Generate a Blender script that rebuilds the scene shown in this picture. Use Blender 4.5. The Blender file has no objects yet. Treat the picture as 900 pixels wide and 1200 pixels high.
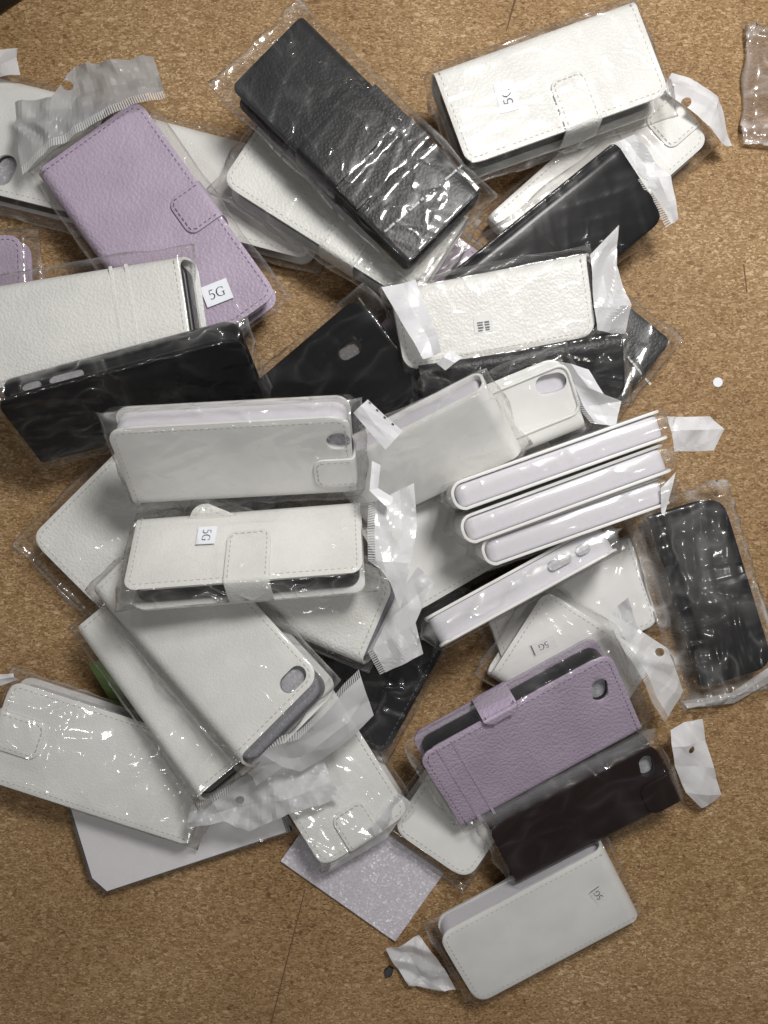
import bpy, bmesh, math, random
from mathutils import Vector, Matrix, noise
MM = 0.001
H = 0.50            # camera height above the board
K = 0.00055         # metres of board per photograph pixel
scene = bpy.context.scene
COL = scene.collection
R = math.radians

# ------------------------------------------------------------------ helpers
def at(px, py, z):
    """photo pixel -> point at height z (mm) above the board"""
    s = (H - z*MM)/H
    return Vector(((px-450)*K*s, (600-py)*K*s, z*MM))

def new_mesh(name, verts, faces, mat=None, smooth=True, parent=None, mats=None, fm=None):
    me = bpy.data.meshes.new(name)
    me.from_pydata([tuple(v) for v in verts], [], faces)
    me.update()
    for m in (mats or [mat]):
        if m: me.materials.append(m)
    if fm: me.polygons.foreach_set('material_index', fm)
    me.polygons.foreach_set('use_smooth', [smooth]*len(me.polygons))
    o = bpy.data.objects.new(name, me)
    COL.objects.link(o)
    if parent: o.parent = parent
    return o

def bake(o, drop=()):
    """apply an object's modifiers to its mesh, then remove the cutters"""
    dg = bpy.context.evaluated_depsgraph_get()
    dg.update()
    me = bpy.data.meshes.new_from_object(o.evaluated_get(dg))
    old = o.data; nm = old.name
    o.modifiers.clear(); o.data = me
    bpy.data.meshes.remove(old); me.name = nm
    for c in drop:
        m = c.data; bpy.data.objects.remove(c); bpy.data.meshes.remove(m)

def empty(name, M, label, cat, group=None):
    o = bpy.data.objects.new(name, None); COL.objects.link(o)
    o.empty_display_size = .01
    o.matrix_world = M
    o['label'] = label; o['category'] = cat
    if group: o['group'] = group
    return o

def tag(o, label, cat, group=None):
    o['label'] = label; o['category'] = cat
    if group: o['group'] = group

# ------------------------------------------------------------------ materials
def nt(name):
    m = bpy.data.materials.new(name); m.use_nodes = True
    t = m.node_tree; t.nodes.clear()
    out = t.nodes.new('ShaderNodeOutputMaterial')
    return m, t, out
def N(t, kind, **kw):
    n = t.nodes.new('ShaderNode'+kind)
    for k, v in kw.items():
        if k.startswith('i_'): n.inputs[k[2:].replace('_', ' ')].default_value = v
        else: setattr(n, k, v)
    return n
def coords(t, scale=(1,1,1), rot=0, rand=True):
    tc = N(t, 'TexCoord'); mp = N(t, 'Mapping')
    mp.inputs['Scale'].default_value = scale
    mp.inputs['Rotation'].default_value = (0, 0, rot)
    src = tc.outputs['Object']
    if rand:
        oi = N(t, 'ObjectInfo'); sc = N(t, 'VectorMath', operation='SCALE'); sc.inputs['Scale'].default_value = .37
        cb = N(t, 'CombineXYZ')
        for i in range(3): t.links.new(oi.outputs['Random'], cb.inputs[i])
        t.links.new(cb.outputs[0], sc.inputs[0])
        ad = N(t, 'VectorMath', operation='ADD')
        t.links.new(src, ad.inputs[0]); t.links.new(sc.outputs[0], ad.inputs[1]); src = ad.outputs[0]
    t.links.new(src, mp.inputs['Vector'])
    return mp.outputs[0]
def math_(t, op, a, b=None, clamp=False):
    n = N(t, 'Math', operation=op, use_clamp=clamp)
    for i, x in enumerate((a, b)):
        if x is None: continue
        if isinstance(x, (int, float)): n.inputs[i].default_value = x
        else: t.links.new(x, n.inputs[i])
    return n.outputs[0]
def ramp(t, fac, stops):
    r = N(t, 'ValToRGB'); e = r.color_ramp.elements
    while len(e) > 1: e.remove(e[-1])
    for i, (p, c) in enumerate(stops):
        x = e[0] if i == 0 else e.new(p)
        x.position = p; x.color = (*c, 1) if len(c) == 3 else c
    t.links.new(fac, r.inputs[0])
    return r.outputs[0]

def leather(name, col, rough=.45, grain=700, depth=.12, strength=.5, var=.05, spec=.4):
    m, t, out = nt(name)
    p = N(t, 'BsdfPrincipled'); p.inputs['Roughness'].default_value = rough
    p.inputs['Specular IOR Level'].default_value = spec
    c = coords(t)
    big = N(t, 'TexNoise'); big.inputs['Scale'].default_value = 35; big.inputs['Detail'].default_value = 3
    t.links.new(c, big.inputs['Vector'])
    lo = tuple(x*(1-var*1.6) for x in col); hi = tuple(min(1, x*(1+var)) for x in col)
    base = ramp(t, big.outputs[0], [(.35, lo), (.65, hi)])
    t.links.new(base, p.inputs['Base Color'])
    # pebbled grain
    wob = N(t, 'TexNoise'); wob.inputs['Scale'].default_value = grain*.35
    t.links.new(c, wob.inputs['Vector'])
    ad = N(t, 'MixRGB', blend_type='ADD'); ad.inputs[0].default_value = .0011
    t.links.new(c, ad.inputs[1]); t.links.new(wob.outputs['Color'], ad.inputs[2])
    v = N(t, 'TexVoronoi', feature='SMOOTH_F1'); v.inputs['Scale'].default_value = grain
    v.inputs['Smoothness'].default_value = .35
    t.links.new(ad.outputs[0], v.inputs['Vector'])
    h = math_(t, 'SUBTRACT', 1.0, v.outputs['Distance'])
    b = N(t, 'Bump'); b.inputs['Strength'].default_value = strength; b.inputs['Distance'].default_value = depth*MM*3
    t.links.new(h, b.inputs['Height'])
    b2 = N(t, 'Bump'); b2.inputs['Strength'].default_value = .25; b2.inputs['Distance'].default_value = .6*MM
    t.links.new(big.outputs[0], b2.inputs['Height']); t.links.new(b.outputs[0], b2.inputs['Normal'])
    t.links.new(b2.outputs[0], p.inputs['Normal'])
    t.links.new(p.outputs[0], out.inputs[0])
    return m

def plain(name, col, rough=.5, bump=0, scale=400, metal=0):
    m, t, out = nt(name)
    p = N(t, 'BsdfPrincipled'); p.inputs['Roughness'].default_value = rough
    c = coords(t)
    n = N(t, 'TexNoise'); n.inputs['Scale'].default_value = scale; n.inputs['Detail'].default_value = 4
    t.links.new(c, n.inputs['Vector'])
    t.links.new(ramp(t, n.outputs[0], [(.3, tuple(x*.975 for x in col)), (.7, tuple(min(1, x*1.015) for x in col))]), p.inputs['Base Color'])
    if bump:
        b = N(t, 'Bump'); b.inputs['Strength'].default_value = bump; b.inputs['Distance'].default_value = .3*MM
        t.links.new(n.outputs[0], b.inputs['Height']); t.links.new(b.outputs[0], p.inputs['Normal'])
    t.links.new(p.outputs[0], out.inputs[0])
    return m

def foam(name, col, spark=1.25):
    m, t, out = nt(name)
    p = N(t, 'BsdfPrincipled'); p.inputs['Roughness'].default_value = .55
    c = coords(t)
    v = N(t, 'TexVoronoi'); v.inputs['Scale'].default_value = 900
    t.links.new(c, v.inputs['Vector'])
    n = N(t, 'TexNoise'); n.inputs['Scale'].default_value = 60; n.inputs['Detail'].default_value = 2
    t.links.new(c, n.inputs['Vector'])
    sep = N(t, 'SeparateColor'); t.links.new(v.outputs['Color'], sep.inputs[0])
    f = math_(t, 'ADD', math_(t, 'MULTIPLY', sep.outputs[0], .8), math_(t, 'MULTIPLY', n.outputs[0], .3))
    t.links.new(ramp(t, f, [(.1, tuple(x*.82 for x in col)), (.8, col), (.95, tuple(min(1, x*spark) for x in col)), (1, tuple(min(1, x*spark*1.5) for x in col))]), p.inputs['Base Color'])
    b = N(t, 'Bump'); b.inputs['Strength'].default_value = .5; b.inputs['Distance'].default_value = .25*MM
    t.links.new(v.outputs['Distance'], b.inputs['Height']); t.links.new(b.outputs[0], p.inputs['Normal'])
    t.links.new(p.outputs[0], out.inputs[0])
    return m

def film(name, haze=.03, rough=.07, bump=.5, scale=120, refl=.075, tint=(.96,.955,.95), hazecol=(.8,.8,.8), dist=.5, milk=.10):
    """clear crinkled wrapping film: mostly transparent, mirror-like at its wrinkles, slightly milky"""
    m, t, out = nt(name)
    c = coords(t, rand=True)
    wn = N(t, 'TexNoise'); wn.inputs['Scale'].default_value = scale*.5; wn.inputs['Detail'].default_value = 1
    t.links.new(c, wn.inputs['Vector'])
    wm = N(t, 'MixRGB', blend_type='ADD'); wm.inputs[0].default_value = .014
    t.links.new(c, wm.inputs[1]); t.links.new(wn.outputs['Color'], wm.inputs[2])
    # taut film with narrow curling creases
    def crease(vec, sc, k, det=.6):
        n = N(t, 'TexNoise'); n.inputs['Scale'].default_value = sc; n.inputs['Detail'].default_value = det
        t.links.new(vec, n.inputs['Vector'])
        a = math_(t, 'ABSOLUTE', math_(t, 'SUBTRACT', n.outputs[0], .5))
        l = math_(t, 'SUBTRACT', 1.0, math_(t, 'MULTIPLY', a, k), True)
        return math_(t, 'MULTIPLY', l, l), n.outputs[0]
    st = N(t, 'Mapping'); st.inputs['Scale'].default_value = (.5, 1.05, 1); st.inputs['Rotation'].default_value = (0, 0, .5)
    t.links.new(wm.outputs[0], st.inputs['Vector'])
    l1, r1 = crease(wm.outputs[0], scale*.55, 12)
    l2, r2 = crease(st.outputs[0], scale*.6, 10)
    l3, r3 = crease(wm.outputs[0], scale*.3, 9, 0)
    patch = N(t, 'TexNoise'); patch.inputs['Scale'].default_value = 24; patch.inputs['Detail'].default_value = 2
    t.links.new(c, patch.inputs['Vector'])
    pm = ramp(t, patch.outputs[0], [(.48, (0,)*3), (.64, (1,)*3)])
    pm2 = ramp(t, patch.outputs[0], [(.38, (1,)*3), (.52, (.03,)*3)])
    hgt = math_(t, 'ADD', math_(t, 'MULTIPLY', l1, pm), math_(t, 'MULTIPLY', l2, pm2))
    hgt = math_(t, 'ADD', hgt, math_(t, 'MULTIPLY', math_(t, 'MULTIPLY', l3, math_(t, 'ADD', pm, .12)), .7))
    cre = hgt
    sl = N(t, 'Attribute', attribute_name='slack').outputs['Fac']
    sm_ = N(t, 'Attribute', attribute_name='seam').outputs['Fac']
    hgt = math_(t, 'MULTIPLY', hgt, math_(t, 'ADD', .8, math_(t, 'MULTIPLY', sl, 1.3)))
    hgt = math_(t, 'ADD', hgt, math_(t, 'MULTIPLY', r3, 2.6))
    b = N(t, 'Bump'); b.inputs['Strength'].default_value = bump; b.inputs['Distance'].default_value = dist*MM
    t.links.new(hgt, b.inputs['Height'])
    lw = N(t, 'LayerWeight'); lw.inputs['Blend'].default_value = .5
    t.links.new(b.outputs[0], lw.inputs['Normal'])
    f = math_(t, 'POWER', lw.outputs['Facing'], 4.0)
    f = math_(t, 'ADD', math_(t, 'ADD', math_(t, 'MULTIPLY', f, .36), refl), math_(t, 'MULTIPLY', sm_, refl*1.4), True)
    tr = N(t, 'BsdfTransparent'); tr.inputs[0].default_value = (*tint, 1)
    df = N(t, 'BsdfDiffuse'); df.inputs[0].default_value = (*hazecol, 1)
    t.links.new(b.outputs[0], df.inputs['Normal'])
    gl = N(t, 'BsdfGlossy'); gl.inputs['Roughness'].default_value = rough
    gl.inputs[0].default_value = (1, 1, 1, 1)
    t.links.new(b.outputs[0], gl.inputs['Normal'])
    g2 = N(t, 'BsdfGlossy'); g2.inputs['Roughness'].default_value = .30
    t.links.new(b.outputs[0], g2.inputs['Normal'])
    gm = N(t, 'MixShader'); gm.inputs[0].default_value = .5
    t.links.new(gl.outputs[0], gm.inputs[1]); t.links.new(g2.outputs[0], gm.inputs[2])
    m1 = N(t, 'MixShader')
    hz = math_(t, 'ADD', math_(t, 'MULTIPLY', math_(t, 'MULTIPLY', cre, math_(t, 'ADD', .35, sl)), milk), math_(t, 'MULTIPLY', sl, haze*1.5+.012))
    hz = math_(t, 'ADD', hz, math_(t, 'MULTIPLY', sm_, .08 if refl < .03 else .17))
    t.links.new(math_(t, 'ADD', hz, haze, True), m1.inputs[0])
    t.links.new(tr.outputs[0], m1.inputs[1]); t.links.new(df.outputs[0], m1.inputs[2])
    m2 = N(t, 'MixShader'); t.links.new(f, m2.inputs[0])
    t.links.new(m1.outputs[0], m2.inputs[1]); t.links.new(gm.outputs[0], m2.inputs[2])
    t.links.new(m2.outputs[0], out.inputs[0])
    return m

def pearl(name, col, opacity, rough=.28):
    """header strip: pearlescent white film with a punched hanging hole"""
    m, t, out = nt(name)
    p = N(t, 'BsdfPrincipled'); p.inputs['Base Color'].default_value = (*col, 1)
    p.inputs['Roughness'].default_value = rough; p.inputs['Specular IOR Level'].default_value = .6
    c = coords(t)
    n = N(t, 'TexNoise', noise_type='RIDGED_MULTIFRACTAL'); n.inputs['Scale'].default_value = 55; n.inputs['Detail'].default_value = 2
    t.links.new(c, n.inputs['Vector'])
    b = N(t, 'Bump'); b.inputs['Strength'].default_value = .35; b.inputs['Distance'].default_value = .5*MM
    t.links.new(n.outputs[0], b.inputs['Height']); t.links.new(b.outputs[0], p.inputs['Normal'])
    tl = N(t, 'BsdfTranslucent'); tl.inputs[0].default_value = (*col, 1)
    mx0 = N(t, 'MixShader'); mx0.inputs[0].default_value = .18
    t.links.new(p.outputs[0], mx0.inputs[1]); t.links.new(tl.outputs[0], mx0.inputs[2])
    a = N(t, 'Attribute', attribute_name='hole_distance')
    hole = math_(t, 'GREATER_THAN', a.outputs['Fac'], 1.0)
    al = math_(t, 'MULTIPLY', hole, opacity)
    tr = N(t, 'BsdfTransparent'); mx = N(t, 'MixShader')
    t.links.new(al, mx.inputs[0]); t.links.new(tr.outputs[0], mx.inputs[1]); t.links.new(mx0.outputs[0], mx.inputs[2])
    t.links.new(mx.outputs[0], out.inputs[0])
    return m

def comb(name):
    """heat seal: a fine comb of pressed white bars on clear film"""
    m, t, out = nt(name)
    p = N(t, 'BsdfPrincipled'); p.inputs['Base Color'].default_value = (.72, .72, .73, 1); p.inputs['Roughness'].default_value = .25
    a = N(t, 'Attribute', attribute_name='run')
    s = math_(t, 'FRACT', math_(t, 'MULTIPLY', a.outputs['Fac'], .7))
    s = math_(t, 'GREATER_THAN', s, .45)
    s = math_(t, 'ADD', math_(t, 'MULTIPLY', s, .55), .1)
    tr = N(t, 'BsdfTransparent'); mx = N(t, 'MixShader')
    t.links.new(s, mx.inputs[0]); t.links.new(tr.outputs[0], mx.inputs[1]); t.links.new(p.outputs[0], mx.inputs[2])
    t.links.new(mx.outputs[0], out.inputs[0])
    return m

def chipboard():
    m, t, out = nt('chipboard')
    p = N(t, 'BsdfPrincipled'); p.inputs['Roughness'].default_value = .62; p.inputs['Specular IOR Level'].default_value = .25
    hs = []
    base = None
    for i, (rot, sx, sy) in enumerate([(.35, 520, 1150), (1.5, 560, 1250), (2.55, 440, 1050), (.95, 760, 1500), (2.0, 300, 560), (1.1, 330, 640)]):
        c = coords(t, (sx, sy, 1), rot, rand=False)
        wn = N(t, 'TexNoise'); wn.inputs['Scale'].default_value = 1.1; wn.inputs['Detail'].default_value = 2
        t.links.new(c, wn.inputs['Vector'])
        wa = N(t, 'MixRGB', blend_type='ADD'); wa.inputs[0].default_value = .9
        t.links.new(c, wa.inputs[1]); t.links.new(wn.outputs['Color'], wa.inputs[2])
        v = N(t, 'TexVoronoi'); v.inputs['Scale'].default_value = 1.0; v.inputs['Randomness'].default_value = 1
        t.links.new(wa.outputs[0], v.inputs['Vector'])
        s = N(t, 'SeparateColor'); t.links.new(v.outputs['Color'], s.inputs[0])
        hs.append((s.outputs[0], s.outputs[1], v.outputs['Distance']))
    tot = None
    # each layer shows where its own random says it lies on top
    val = hs[0][0]
    for k in (1, 2, 3, 4, 5):
        mask = math_(t, 'GREATER_THAN', hs[k][1], .55 if k < 4 else .93)
        mx = N(t, 'MixRGB'); t.links.new(mask, mx.inputs[0])
        t.links.new(val, mx.inputs[1]); t.links.new(hs[k][0], mx.inputs[2]); val = mx.outputs[0]
    c0 = coords(t, rand=False)
    fine = N(t, 'TexNoise'); fine.inputs['Scale'].default_value = 900; fine.inputs['Detail'].default_value = 5; fine.inputs['Roughness'].default_value = .7
    t.links.new(c0, fine.inputs['Vector'])
    big = N(t, 'TexNoise'); big.inputs['Scale'].default_value = 9; big.inputs['Detail'].default_value = 6
    t.links.new(c0, big.inputs['Vector'])
    v = math_(t, 'ADD', math_(t, 'MULTIPLY', val, .56), math_(t, 'MULTIPLY', fine.outputs[0], .56))
    v = math_(t, 'ADD', v, math_(t, 'MULTIPLY', math_(t, 'SUBTRACT', big.outputs[0], .5), .5))
    colr = ramp(t, v, [(.12, (.075, .038, .016)), (.32, (.21, .120, .052)), (.52, (.295, .180, .084)), (.74, (.385, .250, .128)), (.94, (.62, .46, .29))])
    # scattered dark bark specks
    sp = N(t, 'TexVoronoi'); sp.inputs['Scale'].default_value = 85
    t.links.new(c0, sp.inputs['Vector'])
    ss = N(t, 'SeparateColor'); t.links.new(sp.outputs['Color'], ss.inputs[0])
    rr = math_(t, 'MULTIPLY', math_(t, 'SUBTRACT', ss.outputs[0], .55), .22)
    speck = math_(t, 'LESS_THAN', sp.outputs['Distance'], rr)
    mx = N(t, 'MixRGB'); t.links.new(math_(t, 'MULTIPLY', speck, .75), mx.inputs[0])
    t.links.new(colr, mx.inputs[1]); mx.inputs[2].default_value = (.10, .055, .028, 1)
    t.links.new(mx.outputs[0], p.inputs['Base Color'])
    b = N(t, 'Bump'); b.inputs['Strength'].default_value = .35; b.inputs['Distance'].default_value = .35*MM
    t.links.new(v, b.inputs['Height']); t.links.new(b.outputs[0], p.inputs['Normal'])
    t.links.new(p.outputs[0], out.inputs[0])
    return m

WHITE = (.80, .80, .78)
MAT = {
 'white_leather': leather('white_leather', WHITE, .42, 820, .085, .55, var=.04),
 'white_grain': leather('white_grain', WHITE, .42, 640, .14, .7, var=.035),
 'white_smooth': leather('white_smooth', (.81, .81, .80), .34, 1500, .03, .25, var=.04),
 'lilac_leather': leather('lilac_leather', (.48, .40, .52), .46, 560, .17, .75, spec=.4),
 'black_leather': leather('black_leather', (.016, .016, .018), .42, 620, .10, .6, spec=.3),
 'black_smooth': leather('black_smooth', (.009, .0085, .010), .26, 1500, .02, .2, spec=.25),
 'brown_smooth': leather('brown_smooth', (.020, .012, .012), .28, 1100, .03, .3, spec=.25),
 'tray_white': plain('tray_white', (.68, .665, .72), .5),
 'tray_black': plain('tray_black', (.014, .014, .016), .4, .2),
 'tray_grey': foam('tray_grey', (.19, .19, .21)),
 'foam': foam('foam_grey', (.42, .42, .45), 1.3),
 'foam_dark': foam('foam_dark', (.16, .15, .145)),
 'foam_lilac': foam('foam_lilac', (.60, .57, .63), 1.3),
 'stitch_white_shaded': plain('stitch_white_shaded', (.50, .485, .45), .7),  # grey-beige: shade around the stitches is put into the thread colour
 'stitch_lilac': plain('stitch_lilac', (.13, .095, .16), .7),
 'stitch_black': plain('stitch_black', (.10, .10, .11), .6),
 'film': film('film', .005, .06, 1.0, 95, .050, dist=.52, milk=.09),
 'film_soft': film('film_soft', .004, .06, 1.0, 75, .032, dist=.36, milk=.06),
 'film_edge': film('film_edge', .004, .08, 1.0, 75, .018, dist=.2, milk=.03),
 'film_busy': film('film_busy', .006, .06, 1.0, 110, .052, dist=.58, milk=.15),
 'film_milky': film('film_milky', .012, .07, 1.0, 80, .042, dist=.6, milk=.28),
 'film_thick': film('film_thick', .05, .07, 1.0, 75, .09, tint=(.96,.94,.92), hazecol=(.85,.78,.74), dist=1.0, milk=.5),
 'pearl': pearl('pearl', (.84, .84, .87), .95, .24),
 'pearl_grey': pearl('pearl_grey', (.42, .415, .42), .86),
 'pearl_thin': pearl('pearl_thin', (.78, .78, .80), .86, .2),
 'comb': comb('comb'),
 'paper': plain('paper', (.82, .84, .90), .6),
 'paper_thin': plain('paper_thin', (.80, .80, .80), .4),
 'ink': plain('ink', (.02, .02, .025), .5),
 'ink_faint': plain('ink_faint', (.13, .13, .15), .5),
 'ink_white': plain('ink_white', (.8, .8, .8), .5),
 'green': plain('green', (.16, .27, .06), .5),
 'card': plain('card', (.86, .86, .90), .5),
 'grey_plastic': plain('grey_plastic', (.07, .06, .06), .3),
 'dark_corner_block': plain('dark_corner_block', (.012, .009, .007), .7),
 'scratch': plain('scratch', (.13, .065, .03), .8),
 'chipboard': chipboard(),
}

# ------------------------------------------------------------------ shapes
def side_frame(side):
    """maps (h along hinge, g from hinge to free edge, z) into case coordinates"""
    return {'y-': lambda h, g, z: Vector((h, g, z)), 'y+': lambda h, g, z: Vector((-h, -g, z)),
            'x-': lambda h, g, z: Vector((g, -h, z)), 'x+': lambda h, g, z: Vector((-g, h, z))}[side]

def cover(Lx, Wy, T, spine, r, mat, parent, th=1.6, hole=None, rng=None, spine_hole=None, over=0):
    F = side_frame(spine)
    Hh, G = (Lx, Wy) if spine[0] == 'y' else (Wy, Lx)
    rs = min(T*.48, 7.5)
    ds = [r*(1-math.cos(a*math.pi/2/6)) for a in range(7)]
    run = G - r - rs
    ds += [r + run*i/9 for i in range(1, 10)]
    path = []           # (g, z, d to free edge, front?)
    for d in ds:
        path.append((G/2-d, T-.45*math.exp(-(d/1.4)**2), d, 1))
    for a in range(1, 7):
        q = a*math.pi/2/6
        path.append((-G/2+rs-rs*math.sin(q), T-rs+rs*math.cos(q), 99, 0))
    for a in range(0, 6):
        q = a*math.pi/2/6
        path.append((-G/2+rs-rs*math.cos(q), rs-rs*math.sin(q), 99, 0))
    for d in reversed(ds):
        path.append((G/2-d, 0, d, -1))
    cols = [0, .5, 1.2, 2.4, 5]
    nmid = 26
    verts, faces = [], []
    seed = Vector((rng.random()*50, rng.random()*50, 0))
    for g, z, d, fr in path:
        hl = Hh/2
        if d < r: hl -= r - math.sqrt(max(0, r*r-(r-d)**2))
        ov = over if fr == -1 else over*(1-z/T) if fr == 0 else 0
        hs = [-hl+c for c in cols] + [(-hl+5)+(2*hl-10)*i/nmid for i in range(1, nmid)] + [hl-c for c in reversed(cols)]
        for h in hs:
            e = hl-abs(h)
            zz = z
            if over > 0 and h > 0: h += ov*h/hl
            if over < 0 and h < 0: h += ov*-h/hl
            if fr == 1:
                zz -= .4*math.exp(-(e/1.3)**2)
                zz += .22*noise.noise(Vector((h*.035, g*.05, 0))+seed)*min(1, d/8, e/8)
            verts.append(F(h, g, zz)*MM)
    nc = len(hs)
    for i in range(len(path)-1):
        for j in range(nc-1):
            a = i*nc+j
            faces.append((a, a+1, a+nc+1, a+nc))
    o = new_mesh('cover', verts, faces, mat, True, parent)
    # outward orientation: front board must face +z
    if o.data.polygons[nc*3+nc//2].normal.z < 0: o.data.flip_normals()
    s = o.modifiers.new('thick', 'SOLIDIFY'); s.thickness = th*MM; s.offset = -1
    drop = []
    if hole:
        cx, cy, ln, wd, ang = hole
        cut = prism_stadium('cut', ln, wd, T-th*2, T+4)
        cut.matrix_world = parent.matrix_world @ Matrix.Translation((cx*MM, cy*MM, 0)) @ Matrix.Rotation(R(ang), 4, 'Z')
        b = o.modifiers.new('cut', 'BOOLEAN'); b.object = cut; b.operation = 'DIFFERENCE'; b.solver = 'EXACT'
        drop.append(cut)
    if spine_hole:
        hp, dia = spine_hole
        cut = prism_stadium('cut', dia, dia, -3, 3)
        ax = F(1, 0, 0); g_ = F(0, 1, 0)
        m3 = Matrix((ax, Vector((0, 0, 1)), ax.cross(Vector((0, 0, 1))))).transposed().to_4x4(); m3.translation = F(hp, -G/2+.8, T*.5)*MM
        cut.matrix_world = parent.matrix_world @ m3
        b = o.modifiers.new('cut', 'BOOLEAN'); b.object = cut; b.operation = 'DIFFERENCE'; b.solver = 'EXACT'
        drop.append(cut)
        pd = prism_stadium('foam_pad', dia+2, dia+2, -.3, .3, MAT['foam_dark'], parent)
        m4 = m3.copy(); m4.translation = F(hp, -G/2+2.1, T*.5)*MM; pd.matrix_local = m4
    bv = o.modifiers.new('soft', 'BEVEL'); bv.width = .45*MM; bv.segments = 2; bv.limit_method = 'ANGLE'; bv.angle_limit = R(50)
    bake(o, drop)
    return o

def outline_stadium(ln, wd, n=10):
    r = wd/2; s = max(0, ln/2-r); pts = []
    for k in range(n+1):
        a = -math.pi/2+math.pi*k/n; pts.append((s+r*math.cos(a), r*math.sin(a)))
    for k in range(n+1):
        a = math.pi/2+math.pi*k/n; pts.append((-s+r*math.cos(a), r*math.sin(a)))
    return pts
def outline_rrect(lx, wy, r, n=6):
    pts = []
    for sx, sy, a0 in ((1,-1,-90), (1,1,0), (-1,1,90), (-1,-1,180)):
        for k in range(n+1):
            a = R(a0+90*k/n)
            pts.append((sx*(lx/2-r)+r*math.cos(a), sy*(wy/2-r)+r*math.sin(a)))
    return pts
def prism(name, pts, z0, z1, mat=None, parent=None, bevel=0, smooth=True):
    n = len(pts)
    v = [Vector((x, y, z0))*MM for x, y in pts]+[Vector((x, y, z1))*MM for x, y in pts]
    f = [tuple(range(n-1, -1, -1)), tuple(range(n, 2*n))]+[(i, (i+1) % n, n+(i+1) % n, n+i) for i in range(n)]
    o = new_mesh(name, v, f, mat, smooth and bevel > 0, parent)
    if bevel:
        b = o.modifiers.new('soft', 'BEVEL'); b.width = bevel*MM; b.segments = 3; b.limit_method = 'ANGLE'; b.angle_limit = R(50)
        w_ = o.modifiers.new('wn', 'WEIGHTED_NORMAL'); w_.weight = 100
        bake(o)
    return o
def prism_stadium(name, ln, wd, z0, z1, mat=None, parent=None):
    return prism(name, outline_stadium(ln, wd), z0, z1, mat, parent)

def dashes(name, pts, z, mat, parent, ln=2.2, gap=1.2, wd=.7, hgt=.2):
    """little raised stitches along a polyline (mm, case coordinates)"""
    v, f = [], []
    acc = gap
    for (x0, y0), (x1, y1) in zip(pts, pts[1:]):
        seg = math.hypot(x1-x0, y1-y0)
        if seg < 1e-6: continue
        ux, uy = (x1-x0)/seg, (y1-y0)/seg
        p = 0
        while p < seg:
            if acc >= gap:
                a, b = p, p+ln
                k = len(v)
                for q, s, zz in ((a, -1, 0), (b, -1, 0), (b, 1, 0), (a, 1, 0), (a+.5, -.35, hgt), (b-.5, -.35, hgt), (b-.5, .35, hgt), (a+.5, .35, hgt)):
                    v.append(Vector((x0+ux*q-uy*s*wd/2, y0+uy*q+ux*s*wd/2, z+zz-.08))*MM)
                f += [(k+4, k+5, k+6, k+7), (k, k+1, k+5, k+4), (k+1, k+2, k+6, k+5), (k+2, k+3, k+7, k+6), (k+3, k, k+4, k+7)]
                acc = -ln
            step = min(seg-p, max(.1, gap-acc))
            p += step; acc += step
    if f: return new_mesh(name, v, f, mat, False, parent)

def stitch_path(Hh, G, r, F, inset=3.0):
    """three open sides of the front board"""
    r2 = max(1, r-inset); h, g = Hh/2-inset, G/2-inset
    pts = [(-h, -G/2+3)]
    for k in range(7):
        a = math.pi-math.pi/2*k/6; pts.append((-h+r2+r2*math.cos(a), g-r2+r2*math.sin(a)))
    for k in range(7):
        a = math.pi/2-math.pi/2*k/6; pts.append((h-r2+r2*math.cos(a), g-r2+r2*math.sin(a)))
    pts.append((h, -G/2+3))
    return [tuple(F(a, b, 0).xy) for a, b in pts]

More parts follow.
